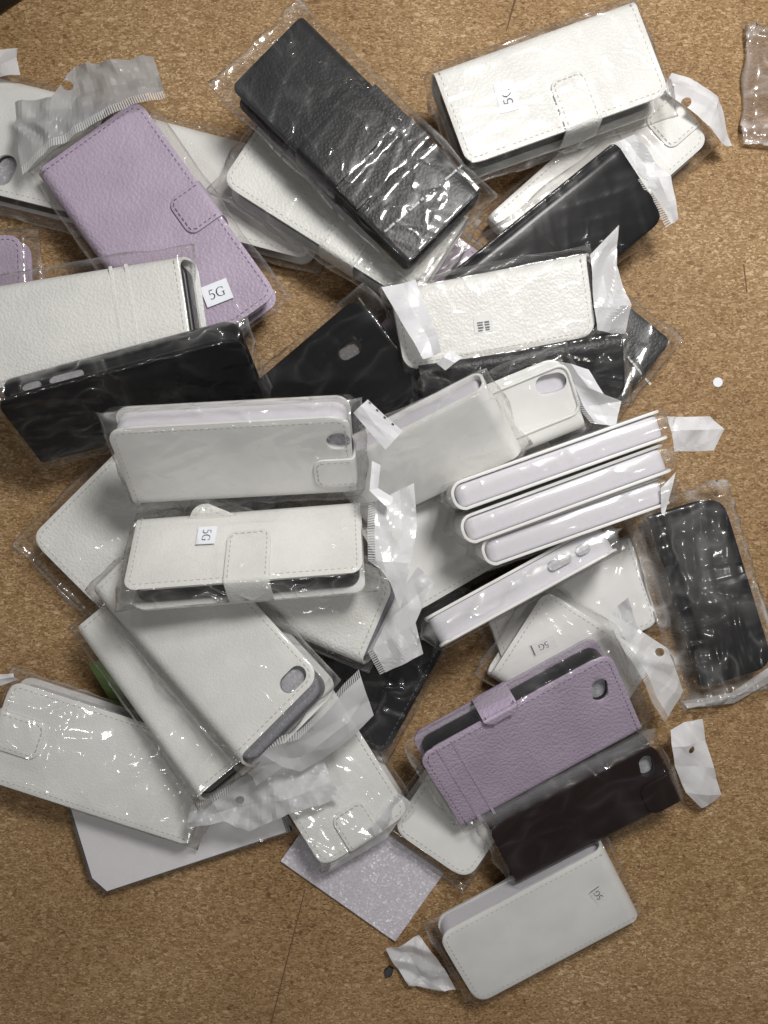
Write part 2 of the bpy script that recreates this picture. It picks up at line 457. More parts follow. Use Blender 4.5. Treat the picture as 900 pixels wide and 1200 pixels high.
def strap(Lx, Wy, T, side, off, wd, reach, mat, smat, parent, end_r=6, proud=1.5):
    opp = {'y-': 'y+', 'y+': 'y-', 'x-': 'x+', 'x+': 'x-'}[side]
    F = side_frame(opp)
    Hh, G = (Lx, Wy) if side[0] == 'y' else (Wy, Lx)
    sgn = -1 if opp in ('y+', 'x-') else 1
    h0 = sgn*off
    path = [(G/2-6, -.2), (G/2-.5, -.1), (G/2+1.2, 2), (G/2+1.7, T*.35), (G/2+1.7, T*.65), (G/2+1.2, T-.6), (G/2+.2, T+.9), (G/2-1.5, T+proud), (G/2-4, T+proud+.1)]
    n = 8
    g1 = G/2-reach
    for k in range(1, n+1): path.append((G/2-4+(g1+end_r-(G/2-4))*k/n, T+proud+.1))
    for k in range(1, 7): path.append((g1+end_r-end_r*math.sin(k*math.pi/2/6), T+proud-.05*k))
    verts, faces = [], []; nc = 9
    for g, z in path:
        hw = wd/2; d = g-g1
        if d < end_r and z > T: hw -= end_r-math.sqrt(max(0, end_r**2-(end_r-d)**2))
        for j in range(nc): verts.append(F(h0-hw+2*hw*j/(nc-1), g, z)*MM)
    for i in range(len(path)-1):
        for j in range(nc-1):
            a = i*nc+j; faces.append((a, a+1, a+nc+1, a+nc))
    o = new_mesh('strap', verts, faces, mat, True, parent)
    if o.data.polygons[nc*12].normal.z < 0: o.data.flip_normals()
    s = o.modifiers.new('thick', 'SOLIDIFY'); s.thickness = 1.3*MM; s.offset = -1
    bv = o.modifiers.new('soft', 'BEVEL'); bv.width = .4*MM; bv.segments = 2; bv.limit_method = 'ANGLE'; bv.angle_limit = R(50)
    bake(o)
    i = 2.0; w = wd/2-i; rr = max(1, end_r-i)
    pts = [(h0-w, G/2-2), (h0-w, g1+i+rr)]
    for k in range(1, 6): a = math.pi+math.pi/2*k/5; pts.append((h0-w+rr+rr*math.cos(a), g1+i+rr+rr*math.sin(a)))
    for k in range(0, 6): a = -math.pi/2+math.pi/2*k/5; pts.append((h0+w-rr+rr*math.cos(a), g1+i+rr+rr*math.sin(a)))
    pts.append((h0+w, G/2-2))
    if smat: dashes('stitching', [tuple(F(a, b, 0).xy) for a, b in pts], T+proud+.12, smat, o)
    a = F(h0-wd/2-2, g1-2, 0); b = F(h0+wd/2+2, G/2+2, 0)
    return (min(a.x, b.x), max(a.x, b.x), min(a.y, b.y), max(a.y, b.y), proud+.4)

def sstep(x): x = max(0, min(1, x)); return x*x*(3-2*x)

def bag_mesh(name, Lx, Wy, T, m, wr, mat, parent, seed, bumps=(), clear=.9, step=1.6, sharp=1.0):
    """sealed film sleeve round a case: taut over it, pinched flat to a seam round its edge"""
    mx0, mx1, my0, my1 = m
    x0, x1, y0, y1 = -Lx/2-mx0, Lx/2+mx1, -Wy/2-my0, Wy/2+my1
    nx, ny = max(12, int((x1-x0)/step)), max(10, int((y1-y0)/step))
    rng = random.Random(seed); off = Vector((rng.random()*90, rng.random()*90, rng.random()*90))
    ang = rng.uniform(-.5, .5); ca, sa = math.cos(ang), math.sin(ang)
    zm = T*.42
    V, idx, SL, SE = [], {}, [], []
    def wrk(x, y):
        u, v = ca*x+sa*y, -sa*x+ca*y
        q = Vector((u*.028, v*.075, 0))+off
        w = noise.noise(q)+.0
        a = (1-abs(noise.noise(Vector((u*.03, v*.075, 5))+off))*2.4)
        b = (1-abs(noise.noise(Vector((v*.035, u*.08, 9))+off))*2.4)
        p = noise.noise(Vector((x*.022, y*.022, 3))+off)
        c = max(0, 1-abs(noise.noise(Vector((u*.016, v*.10, 11))+off))*4.5)
        e = max(0, 1-abs(noise.noise(Vector((v*.018, u*.09, 17))+off))*4.5)
        pz = sstep(.5+p*1.6)
        return w*.6+max(0, a)*.35+max(0, b)*(.45 if p > 0 else .1)+c*1.25*pz+e*1.15*(1-pz)
    edge = {}
    for s in (0, 1):
        for i in range(nx+1):
            for j in range(ny+1):
                bd = i in (0, nx) or j in (0, ny)
                if s and bd: idx[(s, i, j)] = idx[(0, i, j)]; continue
                x = x0+(x1-x0)*i/nx; y = y0+(y1-y0)*j/ny
                ax = max(0, x-Lx/2)/mx1 if x > 0 else max(0, -x-Lx/2)/mx0
                ay = max(0, y-Wy/2)/my1 if y > 0 else max(0, -y-Wy/2)/my0
                d = min(1, math.hypot(ax, ay))
                w = wrk(x, y)
                outp = d > 0
                if s == 0:
                    top = T+clear
                    for (bx0, bx1, by0, by1, bh) in bumps:
                        ox = max(bx0-x, x-bx1, 0); oy = max(by0-y, y-by1, 0)
                        top = max(top, T+clear+bh*(1-sstep(math.hypot(ox, oy)/5)))
                    z = top+wr*(w*.8+.35)*(1 if not outp else 1.0)
                    z = max(z, top-.4)
                    k = sstep(d*1.05)
                    z = z*(1-k)+(zm+wr*1.6*w)*k
                else:
                    k = sstep(d*1.05)
                    z = (-.3)*(1-k)+(zm-.4+wr*1.6*w)*k
                if bd:
                    z = zm+wr*1.8*w
                    x += noise.noise(Vector((y*.06, x*.02, 1))+off)*3.2*(i in (0, nx))
                    y += noise.noise(Vector((x*.04, y*.02, 2))+off)*2.0*(j in (0, ny))*min(1, min(my0, my1)/4)
                idx[(s, i, j)] = len(V); V.append(Vector((x, y, z))*MM); SL.append(sstep(d*1.3)); SE.append(1.0 if bd else 0.0)
    Fc = []
    for s in (0, 1):
        for i in range(nx):
            for j in range(ny):
                q = (idx[(s, i, j)], idx[(s, i+1, j)], idx[(s, i+1, j+1)], idx[(s, i, j+1)])
                Fc.append(q if s == 0 else q[::-1])
    o = new_mesh(name, V, Fc, mat, True, parent)
    for an, vals in (('slack', SL), ('seam', SE)):
        o.data.attributes.new(an, 'FLOAT', 'POINT').data.foreach_set('value', vals)
    return o

def header(root, bag, rows, mat, seed, hole=None, seal=0, amp=.7, perf=None, z=None):
    """crumpled hanging strip lofted through rows of points; hole = (px, py, radius mm)"""
    inv = root.matrix_world.inverted()
    rows = [[at(p[0], p[1], p[2] if len(p) > 2 else z) for p in r] for r in rows]
    if len(rows) == 2:      # a crumple line half way up
        rng = random.Random(seed)
        mid = []
        for k, (a, b) in enumerate(zip(*rows)):
            f = rng.uniform(.35, .65); q = a.lerp(b, f); q.z = max(.0015, q.z+rng.choice((-1, 1))*rng.uniform(.4, 1)*3.2*MM*amp/.7); mid.append(q)
        rows = [rows[0], mid, rows[1]]
    off = Vector((seed*1.37 % 50, seed*2.11 % 50, 0))
    su, sv = 9, 11
    frng = random.Random(seed+7); folds = []
    for k in range(4):
        a_ = frng.uniform(0, math.pi); folds.append((math.cos(a_), math.sin(a_), frng.uniform(11, 24), frng.random(), frng.uniform(.5, 1.0)))
    n = len(rows[0])
    grid = []
    for ri in range(len(rows)-1):
        for k in range(sv+(1 if ri == len(rows)-2 else 0)):
            fv = k/sv; line = []
            for ci in range(n-1):
                for q in range(su+(1 if ci == n-2 else 0)):
                    fu = q/su
                    a = rows[ri][ci].lerp(rows[ri][ci+1], fu); b = rows[ri+1][ci].lerp(rows[ri+1][ci+1], fu)
                    p = a.lerp(b, fv)
                    q_ = Vector((p.x, p.y, 0))/MM
                    wq = q_+Vector((noise.noise(q_*.06+off), noise.noise(q_*.06-off), 0))*5
                    w = 0
                    for dx, dy, lam, ph, am in folds:
                        tt = ((wq.x*dx+wq.y*dy)/lam+ph) % 1
                        w += am*(abs(tt-.5)*4-1)
                    p = p+Vector((0, 0, amp*MM*w*1.1))
                    p.z = max(p.z, .0008)
                    line.append(p)
            grid.append(line)
    nv, nu = len(grid), len(grid[0])
    V = [inv @ p for l in grid for p in l]
    Fc = [(i*nu+j, i*nu+j+1, (i+1)*nu+j+1, (i+1)*nu+j) for i in range(nv-1) for j in range(nu-1)]
    o = new_mesh('header', V, Fc, mat, False, bag)
    a = o.data.attributes.new('hole_distance', 'FLOAT', 'POINT')
    if hole:
        best = min((p for l in grid for p in l), key=lambda p: (p-at(hole[0], hole[1], p.z/MM)).length)
        c = at(hole[0], hole[1], best.z/MM)
        # finer faces so that the punched hole is round
        ss = o.modifiers.new('fine', 'SUBSURF'); ss.subdivision_type = 'SIMPLE'; ss.levels = 2
        bake(o)
        a = o.data.attributes['hole_distance']
        cl = inv @ c
        a.data.foreach_set('value', [(v.co-cl).length/(hole[2]*MM) for v in o.data.vertices])
    else:
        a.data.foreach_set('value', [9.0]*len(V))
    if seal:
        near = grid[0]; nxt = grid[2]
        V2, run, acc = [], [], 0
        for k, p in enumerate(near):
            if k: acc += (p-near[k-1]).length/MM
            d = (p-nxt[k]); d.z = 0
            d = d.normalized()*seal*MM
            for f in (0, .5, 1):
                V2.append(inv @ (p+d*f+Vector((0, 0, .3*MM)))); run.append(acc)
        F2 = [(k*3+j, k*3+j+1, k*3+j+4, k*3+j+3) for k in range(len(near)-1) for j in (0, 1)]
        s = new_mesh('seal_strip', V2, F2, MAT['comb'], True, bag)
        at2 = s.data.attributes.new('run', 'FLOAT', 'POINT'); at2.data.foreach_set('value', run)
    if perf:        # a row of punched slits along the far edge
        far, inn = grid[-1], grid[-3]
        V3, F3 = [], []
        for k in range(1, nu-2, 4):
            a0 = far[k].lerp(inn[k], .35); a1 = far[k+1].lerp(inn[k+1], .35); b0 = far[k].lerp(inn[k], .95); b1 = far[k+1].lerp(inn[k+1], .95)
            q = len(V3); up = Vector((0, 0, .35*MM))
            V3 += [inv @ (x+up) for x in (a0, a1, b1, b0)]; F3.append((q, q+1, q+2, q+3))
        new_mesh('slit', V3, F3, MAT['ink'], False, bag)
    return o

GLYPH = {
 '5': [([(.60, 1.0), (.20, 1.0), (.13, .55)], (.10, .10, .06)), ([(.13, .55), (.30, .62), (.48, .58), (.60, .44), (.62, .28), (.54, .10), (.38, .0), (.20, .01), (.08, .08)], (.05, .07, .10, .13, .14, .12, .09, .08, .10))],
 'G': [([(.98, .78), (.92, .90), (.78, .98), (.62, 1.0), (.42, .95), (.24, .80), (.15, .55), (.18, .30), (.32, .10), (.52, .01), (.74, .02), (.92, .12)], (.07, .06, .06, .06, .09, .13, .15, .14, .11, .07, .06, .07)),
       ([(.92, .0), (.92, .42)], (.12, .12)), ([(.74, .42), (1.08, .42)], (.06, .06)), ([(.97, .72), (.97, 1.0)], (.05, .05))],
}
def lettering(text, size, mat, parent, cx, cy, z, ang):
    """serif capitals as flat inked strokes"""
    V, F = [], []; x = 0
    adv = {'5': .78, 'G': 1.12}
    total = sum(adv[c] for c in text)*size
    ca, sa = math.cos(ang), math.sin(ang)
    for ch in text:
        for li, (pts, wd) in enumerate(GLYPH[ch]):
            n = len(pts); base = len(V)
            for i, (px, py) in enumerate(pts):
                a, b = pts[max(0, i-1)], pts[min(n-1, i+1)]
                tx, ty = b[0]-a[0], b[1]-a[1]; l = math.hypot(tx, ty) or 1
                for s in (-1, 1):
                    gx = (x+(px-ty/l*wd[i]/2*s)*size)-total/2; gy = (py+tx/l*wd[i]/2*s)*size-size/2
                    V.append(Vector((cx+gx*ca-gy*sa, cy+gx*sa+gy*ca, z+.012*li))*MM)
            F += [(base+2*i, base+2*i+1, base+2*i+3, base+2*i+2) for i in range(n-1)]
        x += adv[ch]*size
    return new_mesh('lettering', V, F, mat, False, parent)

def sticker(root, T, spec, seed, lift=1.6):
    """spec: px, py, px/py of a point along the reading direction, w, h, kind"""
    px, py, qx, qy, w, h, kind = spec
    M = root.matrix_world; inv = M.inverted()
    o = inv @ Vector((0, 0, H)); z = (T+lift)*MM
    def hit(x, y):
        d = (inv @ at(x, y, 0))-o
        return o+d*((z-o.z)/d.z)
    c = hit(px, py); e = hit(qx, qy)
    ang = math.atan2(e.y-c.y, e.x-c.x)
    cx, cy = c.x/MM, c.y/MM
    ca, sa = math.cos(ang), math.sin(ang)
    V, F = [], []; n = 12
    thin = kind in ('faint', 'barcode')
    for i in range(n+1):
        for j in (0, 1):
            u = -w/2+w*i/n; v = -h/2+h*j
            # slightly curled ends
            zz = T+lift-.1+.10*abs(u/w*2)**4
            V.append(Vector((cx+u*ca-v*sa, cy+u*sa+v*ca, zz))*MM)
    F = [(2*i, 2*i+2, 2*i+3, 2*i+1) for i in range(n)]
    s = new_mesh('label_sticker', V, F, MAT['paper_thin' if thin else 'paper'], False, root)
    so = s.modifiers.new('thick', 'SOLIDIFY'); so.thickness = .15*MM; so.offset = -1
    if s.data.polygons[0].normal.z < 0: s.data.flip_normals()
    bake(s)
    if kind == 'barcode':
        V, F = [], []; rng = random.Random(4)
        for (u0, u1, v0, v1) in [(-.32, .0, .02+.0, .10), (-.32, -.02, -.12, -.03), (-.30, .0, -.28, -.18), (-.3, -.05, -.42, -.34), (.08, .34, .0, .1), (.08, .34, -.14, -.05), (.1, .34, -.3, -.2), (.1, .32, -.42, -.34)]:
            k = len(V)
            for (u, v) in ((u0, v0), (u1, v0), (u1, v1), (u0, v1)):
                V.append(Vector((cx+u*w*ca-v*h*sa, cy+u*w*sa+v*h*ca, T+lift+.08))*MM)
            F.append((k, k+1, k+2, k+3))
        new_mesh('printed_bars', V, F, MAT['ink_faint'], False, s)
    else:
        lettering('5G', h*(.42 if kind == '5G' else .44), MAT['ink' if kind != 'faint2' else 'ink_faint'], s, cx, cy, T+lift+.06, ang)
        if kind == 'faint':
            V = [Vector((cx+u*ca-v*sa, cy+u*sa+v*ca, T+lift+.09))*MM for u, v in ((w*.42, -h*.45), (w*.47, -h*.45), (w*.47, h*.4), (w*.42, h*.4))]
            new_mesh('printed_bar', V, [(0, 1, 2, 3)], MAT['ink_faint'], False, s)
    return s

# ------------------------------------------------------------------ one packaged case
INFO = []
STITCH = {'w': 'stitch_white_shaded', 'l': 'stitch_lilac', 'b': 'stitch_black'}
def case(label, q, T=18, col='white_leather', tray='tray_white', spine='y+', r=9, straps=(), hole=None, bag=(7, 9, 5, 5), wr=.6,
         film_='film', headers=(), stickers=(), stitch=True, bands=(), cutouts=(), ring=None, seed=None, text=None, tabs=(), spine_stitch=False, spine_hole=None, pad='foam', over=0, name='packaged_phone_case', tray_in=(5, 3.5)):
    seed = seed if seed is not None else len(INFO)+3
    rng = random.Random(seed)
    A, B, C, D = [at(*p) for p in q]
    c = (A+B+C+D)/4
    X = ((B-A)+(C-D))/2; Y = ((D-A)+(C-B))/2
    L = X.length/MM; X.normalize(); Y = Y-X*X.dot(Y); W = Y.length/MM; Y.normalize(); Z = X.cross(Y)
    M = Matrix((X, Y, Z)).transposed().to_4x4(); M.translation = c-Z*T*MM
    low = min((M @ (Vector((sx*L/2, sy*W/2, 0))*MM)).z/MM for sx in (-1, 1) for sy in (-1, 1))
    if low < .8: M.translation.z += (.8-low)*MM
    INFO.append((len(INFO), label[:46], round(L), round(W), round(low, 1)))
    root = empty(name, M, label, 'phone case', 'phone cases in clear bags heaped on the board')
    bpy.context.view_layer.update()
    mat = MAT[col]; sm = MAT['stitch_lilac' if 'lilac' in col else 'stitch_white_shaded' if 'white' in col else 'stitch_black']
    cv = cover(L, W, T, spine, r, mat, root, hole=hole, rng=rng, spine_hole=spine_hole, over=over*(1 if spine in ('y-', 'x+') else -1))
    F = side_frame(spine)
    Hh, G = (L, W) if spine[0] == 'y' else (W, L)
    if stitch:
        dashes('stitching', stitch_path(Hh, G, r, F), T, sm, cv)
        if spine_stitch:
            dashes('stitching', [tuple(F(-Hh/2+3, -G/2+11, 0).xy), tuple(F(Hh/2-3, -G/2+11, 0).xy)], T, sm, cv)
    # inner shell
    th = 1.75
    ih, ig = Hh-tray_in[0], G-tray_in[1]-3
    pts = [tuple(F(a, b+(.5*(3-tray_in[1])), 0).xy) for a, b in outline_rrect(ih, ig, min(r, 8))]
    if over: pts = [(x+(over-.8 if x > 0 else 0), y) for x, y in pts]
    tr = prism('inner_shell', pts, th, T-th, MAT[tray], root, bevel=min(2.2, (T-2*th)*.25) if tray_in[1] > 1.2 else .5)
    if cutouts:
        drop = []
        for (hp, ln, zc, ht) in cutouts:
            cut = prism_stadium('cut', ln, ht, -2.2, 4)
            p = F(hp, G/2-tray_in[1]+.5*(3-tray_in[1])-1.2, zc)
            ax = (F(1, 0, 0)-F(0, 0, 0)); up = Vector((0, 0, 1)); outw = F(0, 1, 0)
            m3 = Matrix((ax, up, ax.cross(up))).transposed().to_4x4(); m3.translation = p*MM
            cut.matrix_world = M @ m3
            b = tr.modifiers.new('cut', 'BOOLEAN'); b.object = cut; b.operation = 'DIFFERENCE'; b.solver = 'EXACT'; drop.append(cut)
            pad = prism_stadium('foam_pad', ln-.6, ht-.6, -2.5, -1.4, MAT['foam'], root)
            pad.matrix_local = m3
        bpy.context.view_layer.update()
        bake(tr, drop)
    if hole:
        cx, cy, ln, wd, ang = hole
        pm_ = Matrix.Translation((cx*MM, cy*MM, 0)) @ Matrix.Rotation(R(ang), 4, 'Z')
        cut = prism_stadium('cut', ln+.6, wd+.6, T-th-3.4, T+2); cut.matrix_world = M @ pm_
        b = tr.modifiers.new('cut', 'BOOLEAN'); b.object = cut; b.operation = 'DIFFERENCE'; b.solver = 'EXACT'
        bpy.context.view_layer.update(); bake(tr, [cut])
        pd_ = prism_stadium('foam_pad', ln+.4, wd+.4, T-th-3.3, T-th-2.6, MAT[pad], root)
        pd_.matrix_local = pm_
    bumps = []
    for (side, off, wd, reach, *pr) in straps:
        bumps.append(strap(L, W, T, side, off, wd, reach, mat, sm if stitch else None, root, proud=pr[0] if pr else 1.5))
    for (x, w, *bh) in bands:
        p = prism('raised_band', outline_rrect(w, W-2, .4), T-.3, T+(bh[0] if bh else .14), mat, cv, bevel=.12)
        p.location = (x*MM, 0, 0)
        if bh and bh[0] > 1: bumps.append((x-w/2, x+w/2, -W/2, W/2, bh[0]))
    if ring:
        cx, cy, lx, wy = ring
        V, Fc = [], []; o1 = outline_rrect(lx, wy, 6); n = len(o1)
        for i, (x, y) in enumerate(o1):
            nx_, ny_ = x/lx, y/wy; l = math.hypot(nx_, ny_); nx_ /= l; ny_ /= l
            for k in range(6):
                a = math.pi*2*k/6
                V.append(Vector((cx+x+nx_*1.1*math.cos(a), cy+y+ny_*1.1*math.cos(a), T+.3+1.1*math.sin(a)))*MM)
        for i in range(n):
            for k in range(6): Fc.append((i*6+k, ((i+1) % n)*6+k, ((i+1) % n)*6+(k+1) % 6, i*6+(k+1) % 6))
        new_mesh('raised_rim', V, Fc, mat, True, cv)
        bumps.append((cx-lx/2, cx+lx/2, cy-wy/2, cy+wy/2, 1.2))
    bg = root
    if bag:
        bg = bag_mesh('bag', L, W, T, bag, wr, MAT[film_], root, seed, bumps)
    for hd in headers:
        header(root, bg, hd['rows'], MAT[hd.get('mat', 'pearl')], seed*3+len(hd['rows'][0]), hd.get('hole'), hd.get('seal', 0), hd.get('amp', .7), hd.get('perf'), hd.get('z'))
    for s in stickers: sticker(root, T, s, seed, lift=(1.2+wr*1.0 if s[6] == '5G' and wr < .7 else .3))
    if text:        # tiny printed line, too small to read: ticks and three dots
        (ax, ay), (bx, by) = text
        V, Fc = [], []; k = 0; o = M.inverted() @ Vector((0, 0, H)); z = (T+2.1)*MM
        def hit(x, y):
            d = (M.inverted() @ at(x, y, 0))-o
            return o+d*((z-o.z)/d.z)
        a, b = hit(ax, ay), hit(bx, by); dr = (b-a).normalized(); pr = Vector((-dr.y, dr.x, 0)); ln = (b-a).length/MM
        s = 0
        while s < ln:
            f = s/ln
            if .54 < f < .76: w, h, st = .6, .6, 4.4
            else:
                w, h, st = rng.uniform(.35, .7), rng.uniform(.8, 1.5), rng.uniform(.9, 1.25)
                if rng.random() < .09: st += 1.2
            p = a+dr*s*MM; k = len(V)
            V += [p, p+dr*w*MM, p+dr*w*MM+pr*h*MM, p+pr*h*MM]; Fc.append((k, k+1, k+2, k+3)); s += st
        new_mesh('printed_line', V, Fc, MAT['ink_white'], False, bg)
    return root


def hd(near, far, z=None, **k):
    return dict(rows=[near, far], z=z, **k)
# z values are millimetres above the board

case('white case half under the big lilac case in the top left corner',
     [(-170, 186, 24), (92, 252, 24), (122, 116, 21), (-140, 53, 21)], T=20, tray='tray_black', tray_in=(4, 1.4), spine='y+', hole=(21, -21, 20, 13, 80), film_='film_busy', wr=.7, bag=(7, 8, 10, 6),
     headers=[hd([(-14, 92), (4, 90), (24, 88)], [(-14, 58), (2, 58), (20, 55)], 26, mat='pearl_thin')])
case('lilac case mostly out of frame at the left edge above the white bagged wallet',
     [(-220, 414, 16), (30, 402, 16), (26, 274, 16), (-224, 286, 16)], T=14, col='lilac_leather', spine='y-', bag=(6, 10, 6, 6))
case('white case showing only a strip between the big lilac case and the white strap wallet',
     [(144, 248, 18), (360, 303, 18), (395, 192, 18), (182, 134, 18)], T=16, film_='film_busy', bag=(6, 7, 5, 5))
case('large lilac wallet case with a side strap and a 5G sticker',
     [(42, 203, 40), (206, 432, 41), (324, 343, 41), (160, 113, 40)], T=17, col='lilac_leather', tray='tray_white', spine='y-', r=8, film_='film_soft', wr=.35, bag=(9, 5, 5, 6),
     straps=[('y+', 2, 25, 22)], spine_stitch=False, stickers=[(254, 343, 292, 328, 16.5, 12.5, '5G')],
     headers=[hd([(24, 196, 46), (58, 166, 47), (100, 141, 48), (150, 114, 48), (192, 106, 46)], [(18, 120, 40), (61, 114, 44), (86, 76, 36), (130, 71, 44), (179, 65, 38)], mat='pearl_grey', hole=(79, 101, 3.4), seal=4.5)])
case('lilac case seen as a small patch under the bagged black strap wallet',
     [(477, 540, 14), (622, 338, 14), (525, 268, 14), (380, 470, 14)], T=12, col='lilac_leather', film_='film_busy', bag=(6, 8, 6, 6))
case('white strap wallet lying under the black strap wallet, grey bag side showing',
     [(262, 216, 40), (487, 357, 40), (548, 249, 36), (325, 106, 36)], T=20, col='white_grain', tray='tray_grey', spine='y+', straps=[('y-', 14, 24, 26)], film_='film_milky', wr=.8, bag=(8, 8, 6, 6))
case('black grained wallet with a wide looped strap, tilted at the top centre of the heap',
     [(269, 105, 66), (485, 311, 66), (559, 218, 66), (357, 12, 66)], T=19, col='black_leather', tray='tray_grey', spine='y+', r=5, straps=[('y-', -3, 30, 46, 3.8)], bands=[(8, 42, 1.6), (21, 17, 2.6)], film_='film', wr=.6, bag=(15, 8, 6, 8), stitch=False,
     text=((452, 272), (543, 194)))
case('white flip case with end tab and white header, half under the large white wallet',
     [(640, 335, 20), (830, 166, 20), (766, 81, 20), (575, 250, 20)], T=17, col='white_leather', spine='x-', straps=[('x+', -4, 26, 24)], film_='film_soft', wr=.4,
     headers=[hd([(777, 104, 27), (806, 127, 30), (831, 148, 27), (846, 168, 20)], [(788, 84, 30), (818, 96, 33), (842, 114, 28), (857, 172, 14)], hole=(804, 120, 3.0))])
case('large white wallet with strap and 5G sticker at the upper right of the heap',
     [(551, 194, 52), (786, 108, 52), (742, -3, 50), (504, 80, 50)], T=22, col='white_grain', tray='tray_black', spine='y+', r=8, straps=[('y-', 9, 22, 30)], film_='film_busy', wr=1.1, bag=(6, 7, 9, 5),
     stickers=[(594, 113, 587, 88, 18, 12, '5G')])
case('plain black smooth case with a crumpled white header at the upper right',
     [(589, 408, 34), (782, 254, 36), (720, 166, 46), (525, 322, 44)], T=18, col='black_smooth', tray='tray_black', spine='y+', r=9, film_='film_edge', wr=.5, bag=(7, 8, 5, 5), stitch=False,
     headers=[hd([(722, 166, 42), (738, 188, 42), (757, 214, 40), (787, 262, 34)], [(744, 156, 48), (768, 190, 44), (786, 206, 44), (796, 256, 36)], seal=4)])
case('black grained case lying flat on the board, its corner pointing right',
     [(625, 600, 20), (783, 405, 20), (695, 316, 20), (537, 512, 20)], T=17, col='black_leather', tray='tray_black', spine='y+', r=5, film_='film', wr=.7, bag=(6, 9, 7, 5), stitch=False, text=((735, 419), (762, 452)))
case('white grained wallet with a small barcode sticker below the plain black case',
     [(470, 436, 52), (697, 393, 56), (688, 295, 62), (462, 338, 60)], T=18, over=8, col='white_grain', tray='tray_black', spine='y+', film_='film', wr=.6, bag=(6, 8, 5, 5), stickers=[(566, 379, 580, 377, 10.5, 10, 'barcode')],
     headers=[hd([(692, 298, 64), (694, 330, 63), (697, 360, 62), (700, 387, 58)], [(725, 264, 66), (722, 312, 60), (740, 358, 62), (733, 391, 54)], mat='pearl_thin')])
case('black grained wallet lying crosswise between the barcode wallet and the white flip cases',
     [(500, 505, 44), (738, 466, 44), (725, 391, 56), (492, 428, 58)], T=18, col='black_leather', tray='tray_black', spine='y+', film_='film_busy', wr=1.0, bag=(7, 6, 5, 5), stitch=False,
     headers=[hd([(512, 426, 64), (522, 434, 64)], [(527, 411, 66), (542, 419, 66)])])
case('dark glossy flip case with a camera hole and a white torn header in the middle',
     [(292, 623, 14), (500, 452, 44), (418, 352, 44), (210, 523, 14)], T=17, col='black_smooth', tray='tray_black', spine='y-', hole=(49, 12, 15, 9, -10), pad='foam_dark', film_='film_soft', wr=.5, bag=(7, 9, 6, 6), stitch=False,
     headers=[hd([(447, 336, 66), (464, 366, 68), (486, 403, 68), (496, 421, 66)], [(487, 328, 69), (497, 356, 71), (512, 390, 69), (517, 413, 70)], amp=.5)])
case('white grained wallet at the left edge under the big lilac case',
     [(-40, 461, 57), (227, 419, 63), (208, 298, 64), (-58, 339, 58)], T=18, col='white_grain', tray='tray_black', over=6, spine='y+', film_='film_soft', wr=.35, bag=(6, 6, 5, 8), bands=[(27, 2), (36, 2)])
case('black flip case leaning on edge at the left with button cutouts along its side',
     [(40, 551, 32), (314, 479, 32), (280, 393, 76), (7, 467, 76)], T=16, col='black_smooth', tray='tray_black', spine='y-', film_='film', wr=.9, bag=(7, 6, 5, 5), stitch=False, cutouts=[(-30, 20, 8, 6.5), (-50, 11, 8, 6.5)])
case('white grained case lying as a diamond at the left under the pile',
     [(122, 716, 24), (292, 546, 24), (203, 463, 24), (33, 632, 24)], T=18, col='white_grain', spine='x+', film_='film_soft', wr=.5, bag=(14, 6, 8, 8))
case('white case flat under the lying stack, only its stitched corner in sight',
     [(480, 722, 26), (690, 600, 26), (628, 491, 26), (418, 613, 26)], T=18, col='white_smooth', spine='y+', film_='film_soft', wr=.3)
case('white flip case with a raised camera rim, behind the tilted glossy white case',
     [(478, 588, 40), (694, 500, 50), (652, 418, 64), (436, 506, 54)], T=18, col='white_smooth', spine='y-', r=11, ring=(33, 3, 48, 30), hole=(46, 10, 18, 11, -10), pad='tray_white', film_='film', wr=.8, bag=(7, 6, 5, 5), stitch=False,
     headers=[hd([(654, 424, 62), (672, 450, 58), (684, 476, 56), (698, 497, 52)], [(690, 433, 64), (708, 462, 64), (728, 470, 56), (722, 500, 54)], seal=3)])
case('glossy white flip case tilted so its end with a round opening faces up',
     [(448, 612, 34), (634, 522, 60), (548, 466, 84), (365, 556, 56)], T=20, col='white_smooth', spine='x+', r=4, spine_hole=(17, 10), film_='film_milky', wr=.7, bag=(6, 5, 5, 5), stitch=False)

def edge_case(label, u0, u1, l0, l1, z, T, lean=3, **k):
    """case standing on its long edge: its upper long side is seen; u = rear cover line, l = front cover line (left, right ends)"""
    zt = z; zb = z-62
    D, C = l0, l1
    dx, dy = l0[0]-u0[0], l0[1]-u0[1]; n = math.hypot(dx, dy)
    s = lean
    # lower edge of the front cover, drawn in a little so that the cover faces away from the viewer
    def low(p):
        f = (H-zt*MM)/(H-zb*MM)
        return (450+(p[0]-450)*f-dx/n*s, 600+(p[1]-600)*f-dy/n*s, zb)
    return case(label, [low(l0), low(l1), (*l1, zt), (*l0, zt)], T=T, **k)
kw = dict(col='white_smooth', tray='tray_white', spine='x-', r=5, film_='film_edge', wr=.4, bag=(6, 7, 2.5, 2.5), stitch=True, tray_in=(2.5, 2.2))
edge_case('white flip case on edge, uppermost of the three stacked, with a short white header',
     (508, 577), (778, 483), (537, 602), (787, 513), 74, 17, headers=[hd([(782, 488, 74), (787, 505, 74), (791, 529, 70)], [(832, 488, 66), (849, 503, 62), (836, 528, 62)])], **kw)
edge_case('white flip case on edge, middle one of the three stacked at the right',
     (530, 613), (783, 527), (548, 641), (791, 552), 70, 17, **kw)
edge_case('white flip case on edge, lowest of the three stacked, folded flap at its end',
     (560, 643), (776, 567), (572, 667), (789, 590), 66, 17, headers=[hd([(774, 572, 68), (775, 600, 66)], [(792, 553, 68), (779, 605, 66)], amp=.3)], **kw)
